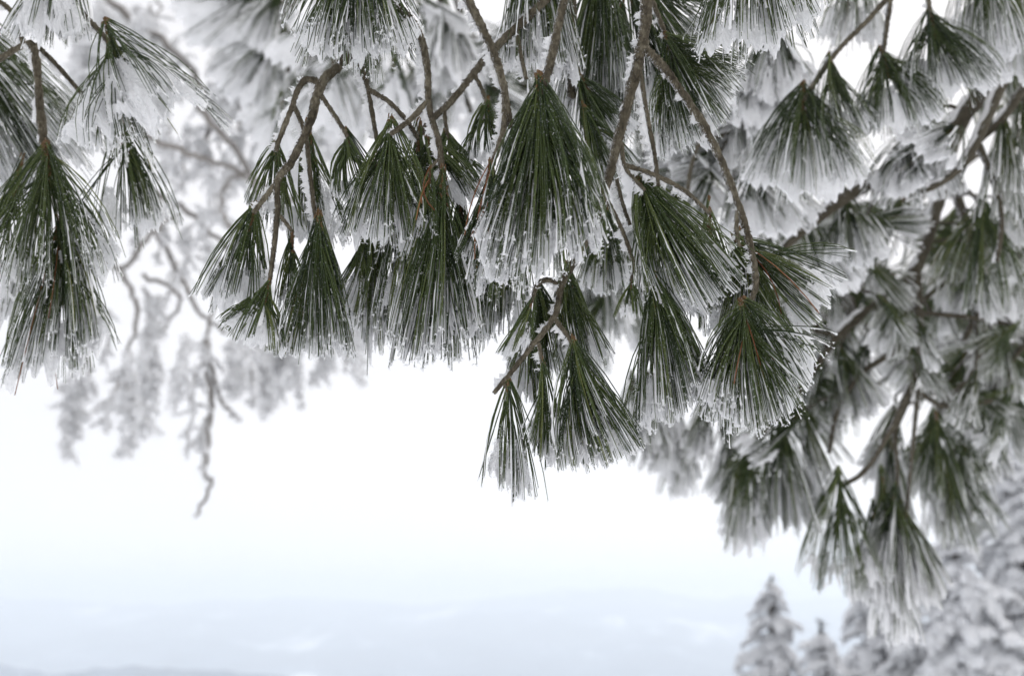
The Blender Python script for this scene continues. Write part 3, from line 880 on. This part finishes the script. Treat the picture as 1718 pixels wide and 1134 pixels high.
# snow covered sprays behind the sharp boughs
b = far_bough('pale snow covered pine spray behind the long forked branch', 1150, 60, 1.45)
c1 = limb(b, [(1230, -80), (1190, 60), (1150, 160), (1120, 260)], (7, 4), 1.45, snow=0.8)
c2 = limb(b, [(1300, -60), (1290, 80), (1270, 190), (1180, 240)], (6, 4), 1.45, snow=0.8)
c3 = limb(b, [(1200, 190), (1165, 260), (1150, 340)], (5, 3.5), 1.4, snow=0.5)
scatter(b, [c1, c2, c3], [(1270, 90), (1300, 130), (1240, 150), (1190, 130), (1300, 40)], V_SNOW, 1.42, 1.55, 140, 0.5)
scatter(b, [c1, c2, c3], [(1150, 210), (1210, 250), (1120, 230), (1260, 280), (1180, 300)], V_SNOW, 1.45, 1.6, 130, 0.6)
scatter(b, [c1, c2, c3], [(1330, 300), (1290, 330), (1240, 220), (1225, 330), (1170, 280)], V_GREEN, 1.55, 1.75, 120, 0.5)
scatter(b, [c1, c2, c3], [(1010, 230), (1060, 330), (1080, 180), (1000, 420), (1040, 450), (1010, 500)], V_SNOW + V_WHITE, 1.5, 1.8, 140, 0.4)

b = far_bough('heavy blurred snow clumps on a pine bough between the twigs', 640, -60, 2.2)
c1 = limb(b, [(560, -140), (600, -20), (560, 60), (480, 120)], (8, 4), 2.25, snow=0.8)
c2 = limb(b, [(720, -140), (740, 0), (760, 100), (790, 190)], (8, 4), 2.2, snow=0.8)
c3 = limb(b, [(860, -120), (860, 20), (840, 120), (800, 220)], (7, 4), 2.2, snow=0.8)
scatter(b, [c1, c2, c3], [(470, -10), (520, 30), (470, 60), (560, 100), (610, 130), (660, 100), (700, 20), (750, 10), (790, 60), (850, 60), (820, 140), (880, 130), (700, 120), (770, 130), (900, 40)], V_PALE + V_PALE + V_SNOW, 2.1, 2.5, 110, 0.6)
scatter(b, [c1, c2, c3], [(rnd.uniform(420, 900), rnd.uniform(-30, 190)) for _ in range(18)], V_PALE, 2.1, 2.9, 105, 0.7)
scatter(b, [c1, c2, c3], [(640, 100), (735, 40), (500, 110)], V_GREEN, 2.7, 2.9, 80, 0.5)

# the bough that fills the right side, soft in the distance
b = far_bough('arching brown limb forking into drooping twigs, green brooms all around', 1585, 300, 1.75)
c1 = limb(b, [(1640, 150), (1600, 240), (1580, 320), (1557, 400), (1532, 458), (1480, 505), (1420, 548), (1370, 612), (1320, 680), (1245, 760)], (11.5, 4.5), 1.75, snow=0.5)
c2 = limb(b, [(1534, 450), (1541, 520), (1541, 590), (1530, 650), (1498, 730)], (9.5, 4), 1.75)
c3 = limb(b, [(1530, 645), (1490, 728), (1450, 790), (1412, 815)], (6, 4), 1.74, snow=0.2)
c4 = limb(b, [(1540, 565), (1480, 602), (1440, 632), (1405, 690), (1390, 760)], (5.5, 4), 1.76)
c5 = limb(b, [(1542, 525), (1620, 532), (1700, 545)], (4.5, 3.5), 1.78)
c6 = limb(b, [(1538, 655), (1580, 681), (1620, 680), (1665, 672)], (4.5, 3.5), 1.72)
c7 = limb(b, [(1440, 540), (1395, 560), (1340, 545)], (5, 3.5), 1.8, snow=0.5)
LB = [c1, c2, c3, c4, c5, c6, c7]
scatter(b, LB, [(1330, 400), (1380, 390), (1430, 420), (1490, 400), (1360, 460), (1450, 470), (1330, 500), (1400, 500), (1460, 560), (1350, 570), (1420, 620), (1480, 640), (1320, 610), (1380, 650), (1350, 690), (1300, 450)], V_GREEN, 1.8, 2.3, 112, 0.6)
scatter(b, LB, [(1390, 430), (1480, 470), (1410, 580), (1500, 690), (1320, 560)], V_WHITE, 1.8, 2.2, 110, 0.55)
scatter(b, LB, [(rnd.uniform(1300, 1560), rnd.uniform(380, 690)) for _ in range(13)], V_GREEN, 1.6, 1.9, 88, 0.8)
put(b, (1408, 808), (1415, 975), [V_GREEN[1]], 1.73, 1.0); put(b, (1495, 740), (1500, 880), V_WHITE, 1.78, 0.8)
put(b, (1480, 800), (1500, 940), V_GREEN, 1.75, 0.8); put(b, (1500, 830), (1485, 960), V_WHITE, 1.74)
put(b, (1490, 900), (1510, 1060), V_WHITE, 1.74, 0.8); put(b, (1520, 860), (1560, 1000), V_WHITE, 1.73); put(b, (1465, 860), (1470, 1000), V_WHITE, 1.76)
put(b, (1250, 755), (1250, 915), V_WHITE, 1.75, 0.9); put(b, (1275, 735), (1235, 850), V_GREEN, 1.76); put(b, (1310, 700), (1335, 870), V_WHITE, 1.8, 0.8)
put(b, (1300, 735), (1350, 830), V_GREEN, 1.78); put(b, (1225, 720), (1215, 830), V_WHITE, 1.8); put(b, (1345, 680), (1395, 800), V_GREEN, 1.8)
limb(b, [(1500, 725), (1505, 800), (1495, 860), (1492, 905)], (4, 3), 1.75)
limb(b, [(1540, 655), (1530, 760), (1520, 860)], (4, 3), 1.73)

b = far_bough('bushy pine bough filling the right edge, brooms pointing every way', 1640, 250, 1.9)
c1 = limb(b, [(1560, 230), (1605, 330), (1628, 400), (1636, 450), (1645, 505), (1615, 575)], (10, 5), 1.85)
c2 = limb(b, [(1640, 410), (1595, 465), (1550, 502), (1500, 540)], (5, 4), 1.85, snow=0.4)
c3 = limb(b, [(1780, 360), (1700, 440), (1660, 520), (1640, 600), (1600, 700)], (7, 4), 1.95, snow=0.3)
c4 = limb(b, [(1780, 520), (1700, 600), (1650, 690), (1590, 770)], (6, 4), 2.0, snow=0.3)
LB = [c1, c2, c3, c4]
scatter(b, LB, [(1600, 360), (1660, 390), (1700, 360), (1580, 420), (1640, 460), (1710, 460), (1590, 510), (1560, 380), (1680, 520), (1620, 590), (1560, 590), (1700, 590), (1590, 640), (1640, 650), (1570, 690), (1690, 660), (1720, 530), (1640, 560), (1520, 330), (1480, 350)], V_GREEN, 1.85, 2.4, 118, 0.65)
scatter(b, LB, [(1620, 420), (1690, 420), (1600, 470), (1660, 620), (1560, 720)], V_WHITE, 1.85, 2.3, 115, 0.5)
scatter(b, LB, [(rnd.uniform(1540, 1730), rnd.uniform(330, 700)) for _ in range(15)], V_GREEN, 1.6, 2.0, 90, 0.8)
put(b, (1585, 765), (1635, 905), V_GREEN, 1.95); put(b, (1560, 770), (1590, 890), V_WHITE, 1.98); put(b, (1620, 740), (1600, 860), V_WHITE, 2.0)
put(b, (1640, 690), (1680, 800), V_GREEN, 2.0); put(b, (1690, 640), (1740, 760), V_GREEN, 2.0)

b = far_bough('dim green pine sprays deepest in the right side thicket', 1500, 330, 2.7)
c1 = limb(b, [(1760, 300), (1640, 420), (1520, 500), (1400, 560), (1320, 640)], (6, 3), 2.7, snow=0.3)
c2 = limb(b, [(1640, 260), (1520, 350), (1420, 400), (1330, 420)], (5, 3), 2.7, snow=0.3)
c3 = limb(b, [(1780, 480), (1680, 560), (1600, 640), (1520, 680)], (5, 3), 2.8, snow=0.3)
rq = random.Random(21)
scatter(b, [c1, c2, c3], [(rq.uniform(1310, 1730), rq.uniform(330, 660)) for _ in range(34)], V_GREEN, 2.4, 3.2, 95, 0.8)
scatter(b, [c1, c2, c3], [(rq.uniform(1330, 1730), rq.uniform(330, 600)) for _ in range(8)], V_WHITE, 2.5, 3.2, 95, 0.6)

b = far_bough('small pale frosted pine brooms hanging below the long brooms', 1240, 600, 2.0)
c1 = limb(b, [(1330, 560), (1240, 620), (1150, 660), (1085, 690)], (5, 3), 2.0, snow=0.8)
scatter(b, [c1], [(1115, 680), (1140, 690), (1185, 670), (1080, 620), (1215, 690), (1060, 640)], V_WHITE, 1.95, 2.05, 115, 0.15)


# ------------------------------------------------------------------ rime covered larch at the left
def spray(b, start, n_side, length, drop, seed, rime=1.0):
    """a hanging larch twig with short side twigs, all of it furred with rime; world start, metres"""
    rg = np.random.default_rng(seed)
    K = 14
    step = np.array(drop) * length / (K - 1)
    c = start + np.cumsum(np.concatenate((np.zeros((1, 3)), step + rg.normal(0, 0.22, (K - 1, 3)) * length / (K - 1) * 1.6)), 0)
    gb, gf = Geo(), Geo()
    add_tubes(gb, c[None], np.linspace(0.006, 0.0022, K)[None], 5)
    lines = [c]
    ends = []
    for k in range(n_side):
        i = rg.integers(1, K)
        t = np.linspace(0, 1, K)[:, None]
        sl = length * rg.uniform(0.10, 0.34) * (1 - 0.5 * i / K)
        dirv = unit(np.array((rg.normal(0, 0.9), rg.normal(0, 0.9), rg.normal(-0.35, 0.5))))
        s = c[i] + dirv * sl * t + np.array((0, 0, -0.35 * sl)) * t ** 2 + np.cumsum(rg.normal(0, 0.035 * sl, (K, 3)), 0) * (t > 0)
        lines.append(s)
    L = np.array(lines)
    add_tubes(gb, L[1:], np.repeat(np.linspace(0.003, 0.0012, K)[None], len(L) - 1, 0), 4)
    rr = np.repeat(np.linspace(1.25, 0.7, K)[None], len(L), 0) * 0.0085 * rime * (0.35 + 1.3 * rg.random((len(L), K)))
    off = unit(WIND) * 0.006
    add_tubes(gf, L + off, rr[..., None] * (1 + 0.3 * rg.normal(0, 1, (*rr.shape, 5)).clip(-2, 2)), 5)
    m = len(L) * 26
    ii, kk = rg.integers(0, len(L), m), rg.integers(0, K, m)
    add_spikes(gf, L[ii, kk] + off, rg.normal(0, 1, (m, 3)) + WIND * 0.6 + np.array((0, 0, -0.4)), rg.uniform(0.010, 0.032, m) * rime, rg.uniform(0.003, 0.006, m))
    o = under(b, 'twig_spray', gb, M_LARCH, start)
    f = under(o, 'frost', gf, M_LRIME, start, smooth=False); f['kind'] = 'stuff'
    return o

LG = 'rime covered larch boughs hanging behind'
def larch(label, limbs, sprays, d):
    x, y = limbs[0][0][0]
    b = thing('larch_bough', label, 'larch bough', P(x, y, d), LG)
    for pts, r, snow in limbs:
        w = [P(p[0], p[1], d) for p in pts]
        c = catmull(w, 6); K = len(c)
        SEED[0] += 1
        rg = np.random.default_rng(SEED[0])
        c[1:-1] += rg.normal(0, 0.006, (K - 2, 3))
        rr = np.linspace(r, r * 0.55, K) * d / F
        g = Geo(); add_tubes(g, c[None], (rr[:, None] * (1 + 0.1 * rg.normal(0, 1, (K, 7))))[None], 7)
        o = under(b, 'limb', g, M_LARCH, c[0])
        if snow:
            g = Geo()
            add_tubes(g, (c + unit(WIND + np.array((0, 0, 0.5))) * rr[:, None] * 0.9)[None], (np.maximum(rr, 0.008)[:, None] * snow * (0.7 + 0.5 * rg.random((K, 7))))[None], 7)
            m = K * 14; kk = rg.integers(0, K, m)
            add_spikes(g, c[kk], rg.normal(0, 1, (m, 3)), rg.uniform(0.012, 0.034, m), rg.uniform(0.003, 0.006, m))
            f = under(o, 'frost', g, M_LRIME, c[0], smooth=False); f['kind'] = 'stuff'
    for (x, y, ln, dx, n, rime) in sprays:
        SEED[0] += 1
        dd = d + rnd.uniform(-0.35, 0.45)
        spray(b, P(x, y, dd), n, ln * dd / F, (dx, 0.0, -1.0), SEED[0], rime)
    return b

larch('larch bough with a dark bare twig and one long crooked hanging tail', [
    ([(180, 170), (240, 225), (295, 250), (345, 268), (430, 302), (500, 340)], 6, 0),
    ([(430, 302), (385, 300), (372, 350), (400, 420), (360, 500), (345, 580)], 5, 0.9),
    ([(345, 570), (352, 640), (350, 720), (342, 790), (352, 815), (328, 866)], 5, 1.3),
    ([(352, 600), (362, 650), (385, 690), (404, 706)], 4, 1.2)],
    [(350, 580, 170, -0.02, 22, 1.0), (345, 700, 90, 0.0, 9, 0.9), (310, 560, 105, -0.1, 26, 1.5), (390, 560, 130, 0.1, 34, 1.7), (430, 540, 130, 0.05, 36, 1.8), (400, 470, 130, 0.05, 18, 1.1), (420, 610, 80, 0.1, 14, 1.2)], 4.3)
larch('larch bough whose two fat white sprays hang lowest at the left', [
    ([(60, 300), (140, 400), (200, 450), (255, 392), (300, 360)], 6, 0.5),
    ([(200, 450), (230, 520), (215, 600)], 5, 1.0),
    ([(140, 400), (150, 520), (135, 620)], 5, 1.0)],
    [(132, 620, 115, -0.05, 34, 1.8), (120, 615, 105, -0.05, 26, 1.7), (145, 600, 60, 0.3, 12, 1.1), (215, 590, 150, 0.02, 40, 1.9), (235, 560, 165, 0.05, 34, 1.9), (200, 640, 100, -0.1, 14, 1.2), (30, 560, 60, 0.0, 8, 1.0), (240, 480, 100, 0.2, 16, 1.0), (180, 520, 90, 0.0, 14, 1.0)], 4.6)
larch('larch bough of crossing grey twigs spread like lace behind the twigs', [
    ([(330, 180), (400, 260), (430, 330), (440, 420)], 6, 1.3),
    ([(255, 320), (310, 350), (362, 400), (420, 430)], 6, 0.3),
    ([(260, 390), (290, 440), (330, 520), (380, 560)], 5, 1.2),
    ([(420, 430), (370, 440), (330, 430)], 4, 1.0),
    ([(240, 460), (300, 500), (270, 560)], 4, 1.1)],
    [(440, 420, 150, 0.1, 26, 1.2), (300, 440, 120, -0.2, 16, 0.9), (480, 560, 125, 0.05, 24, 1.3), (450, 570, 110, 0.0, 20, 1.3), (540, 560, 80, 0.1, 14, 1.2), (590, 560, 60, 0.0, 8, 1.0), (500, 540, 110, 0.05, 20, 1.3), (370, 410, 110, -0.1, 14, 0.9), (280, 340, 100, -0.1, 12, 0.9)] + [(rnd.uniform(420, 620), rnd.uniform(480, 570), rnd.uniform(80, 120), 0.0, 24, 1.4) for _ in range(12)] + [(rnd.uniform(230, 420), rnd.uniform(200, 500), rnd.uniform(70, 130), 0.0, 18, 1.2) for _ in range(14)], 4.9)
larch('pale larch sprays draped like a veil at the upper rim', [
    ([(120, -80), (200, 20), (300, 90), (350, 180), (340, 260)], 7, 1.2),
    ([(560, -80), (480, 20), (420, 120), (400, 220)], 7, 1.2),
    ([(300, -60), (380, 20), (450, 90), (520, 150)], 6, 1.2)],
    [(160, 0, 150, 0.1, 26, 1.3), (210, 10, 170, 0.0, 28, 1.3), (260, 0, 200, 0.05, 30, 1.3), (440, 10, 220, -0.05, 34, 1.5), (480, 20, 210, 0.0, 34, 1.6), (520, 40, 200, 0.05, 30, 1.6), (420, 150, 180, 0.0, 28, 1.4), (350, 140, 170, 0.1, 22, 1.2), (560, 80, 170, 0.05, 24, 1.4), (300, 60, 150, 0.0, 22, 1.2), (500, 180, 150, 0.0, 20, 1.2), (120, 40, 120, 0.1, 18, 1.1), (460, 90, 220, 0.0, 26, 1.5), (395, -20, 130, 0.0, 20, 1.3)] + [(rnd.uniform(120, 300), rnd.uniform(-20, 110), rnd.uniform(90, 170), 0.05, 24, 1.4) for _ in range(16)] + [(rnd.uniform(380, 620), rnd.uniform(-20, 180), rnd.uniform(120, 200), 0.0, 28, 1.7) for _ in range(20)] + [(rnd.uniform(640, 860), rnd.uniform(-20, 120), rnd.uniform(120, 200), 0.0, 28, 1.7) for _ in range(8)], 5.3)

# ------------------------------------------------------------------ snow covered spruces on the slope
def spruce_bough_meshes(seed):
    """a drooping bough along +X, one metre long: dark needle brushes with snow lying on them"""
    rg = np.random.default_rng(seed)
    gn, gs = Geo(), Geo()
    t = np.linspace(0, 1, 10)
    axis = np.stack((t, 0.05 * np.sin(t * 5 + seed), 0.06 * t - 0.55 * t ** 2), -1)
    add_tubes(gn, axis[None], np.linspace(0.016, 0.005, 10)[None], 5, np.array([0.6]))
    lines = [axis]
    for k in range(15):
        f = 0.12 + 0.86 * k / 14
        p = np.array([np.interp(f, t, axis[:, i]) for i in range(3)])
        side = 1 if k % 2 else -1
        ln = (0.46 * (1 - f) + 0.13) * rg.uniform(0.75, 1.2)
        ang = side * R(rg.uniform(38, 62))
        dirv = np.array((math.cos(ang), math.sin(ang), rg.uniform(-0.25, 0.05)))
        lines.append(p + dirv * (t * ln)[:, None] + np.array((0, 0, -0.30 * ln)) * (t ** 2)[:, None])
    L = np.array(lines)
    add_tubes(gn, L[1:], np.repeat(np.linspace(0.007, 0.003, 10)[None], len(L) - 1, 0), 4, np.full(len(L) - 1, 0.6))
    m = 760
    ii, kk, ff = rg.integers(0, len(L), m), rg.integers(0, 9, m), rg.random(m)[:, None]
    pos = L[ii, kk] * (1 - ff) + L[ii, kk + 1] * ff
    T = unit(L[ii, kk + 1] - L[ii, kk])
    dr = rg.normal(0, 0.8, (m, 3)) + T * 0.7 + np.array((0, 0, -0.45))
    add_spikes(gn, pos, dr, rg.uniform(0.03, 0.075, m), rg.uniform(0.004, 0.008, m), np.repeat(rg.random(m), 4))
    # snow, in lumps along each twig
    lump = np.clip(fbm(np.arange(len(L))[:, None] * 3.1 + np.zeros((1, 10)), t[None] * 6 + seed, seed, 2) * 1.9 - 0.35, 0.14, 1.3)
    rad = 0.112 * lump * (1.05 - 0.4 * t)[None]
    rad = rad[..., None] * (1 + 0.16 * rg.normal(0, 1, (*rad.shape, 7)))
    Ls = L + np.array((0, 0, 1.0)) * (0.022 + 0.012 * lump)[..., None]
    add_tubes(gs, Ls, rad, 7)
    return gn.mesh('bough', M_SPRUCE), gs.mesh('snow', M_SSNOW)
SB = [spruce_bough_meshes(s) for s in (41, 42, 43, 44, 45)]

def spruce(label, px, py, d, radius, levels, seed):
    """apex where the photograph shows it, foot on the slope"""
    rs = random.Random(seed)
    apex = P(px, py, d)
    zb = float(ground_z(apex[0], apex[1])) - 0.2
    h = apex[2] - zb
    foot = np.array((apex[0], apex[1], zb))
    tr = thing('spruce_tree', label, 'spruce tree', foot, 'snow covered spruces on the slope')
    g = Geo(); K = 16; tt = np.linspace(0, 1, K)
    line = foot + np.stack((0.02 * h * np.sin(tt * 4 + seed), 0 * tt, tt * h), -1)
    line[:, 0] += apex[0] - line[-1, 0]
    add_tubes(g, line[None], (0.022 * h * (1 - tt) ** 0.8 + 0.012)[None], 9)
    trunk = under(tr, 'trunk', g, M_TRUNK, foot)
    zz, k = apex[2] - 0.16, 0
    while zz > zb + 0.10 * h:
        drop = apex[2] - zz
        f = drop / h
        reach = min(0.05 + 0.46 * drop, max(0.27, radius * f ** 0.8))
        nb = 6 if drop < 1.2 else 7
        a0 = rs.uniform(0, 6.28)
        for j in range(nb):
            a = a0 + j * 6.283 / nb + rs.uniform(-0.35, 0.35)
            nm, sm = rs.choice(SB)
            x0 = float(np.interp(zz, line[:, 2], line[:, 0]))
            o = link('bough', nm, tr, np.array((x0, apex[1], zz + rs.uniform(-0.10, 0.10))) - foot)
            s = reach * rs.uniform(0.7, 1.25)
            o.rotation_euler = (rs.uniform(-0.25, 0.25), rs.uniform(-0.25, 0.35) if drop > 0.5 else rs.uniform(-0.45, 0.1), a)
            w = max(1.0, 0.55 / max(s, 0.2)) if s < 0.55 else 1.0
            o.scale = (s, s * rs.uniform(0.85, 1.1) * w ** 0.3, s * w ** 0.3)
            link('snow', sm, o)
        zz -= min(0.075 + 0.12 * drop, 0.5) if drop < levels else 0.9
    # leader
    g = Geo(); rg = np.random.default_rng(seed)
    m = 90; zt = rg.uniform(0, 0.55, m)
    add_spikes(g, apex - np.array((0, 0, 1.0)) * zt[:, None], rg.normal(0, 1, (m, 3)) + np.array((0, 0, 0.6)), rg.uniform(0.06, 0.13, m), np.full(m, 0.010), np.repeat(rg.random(m), 4))
    under(tr, 'leader', g, M_SPRUCE, apex)
    return tr

spruce('slender young spruce with its thin dark tip free against the sky', 1293, 968, 13.0, 2.5, 3.0, 3)
spruce('tallest snow loaded spruce, standing at the right edge', 1745, 590, 13.5, 3.8, 5.5, 8)
spruce('low rounded spruce top beside the slender young spruce', 1445, 950, 15.5, 3.6, 3.0, 5)
spruce('spruce with dark hollows under its snow, below the hanging brooms', 1600, 850, 10.5, 3.2, 3.5, 9)
spruce('short spruce nearly out of view at the lower rim, next to the slender one', 1375, 1040, 11.0, 3.2, 2.5, 12)
spruce('snow heaped spruce close below the lowest pine brooms', 1520, 985, 11.5, 3.4, 2.5, 14)
spruce('full white spruce between the tallest one and the dark hollowed one', 1690, 760, 11.8, 3.4, 4.0, 17)

for o in scene.objects:
    for k in ('origin', 'depth'):
        if k in o: del o[k]
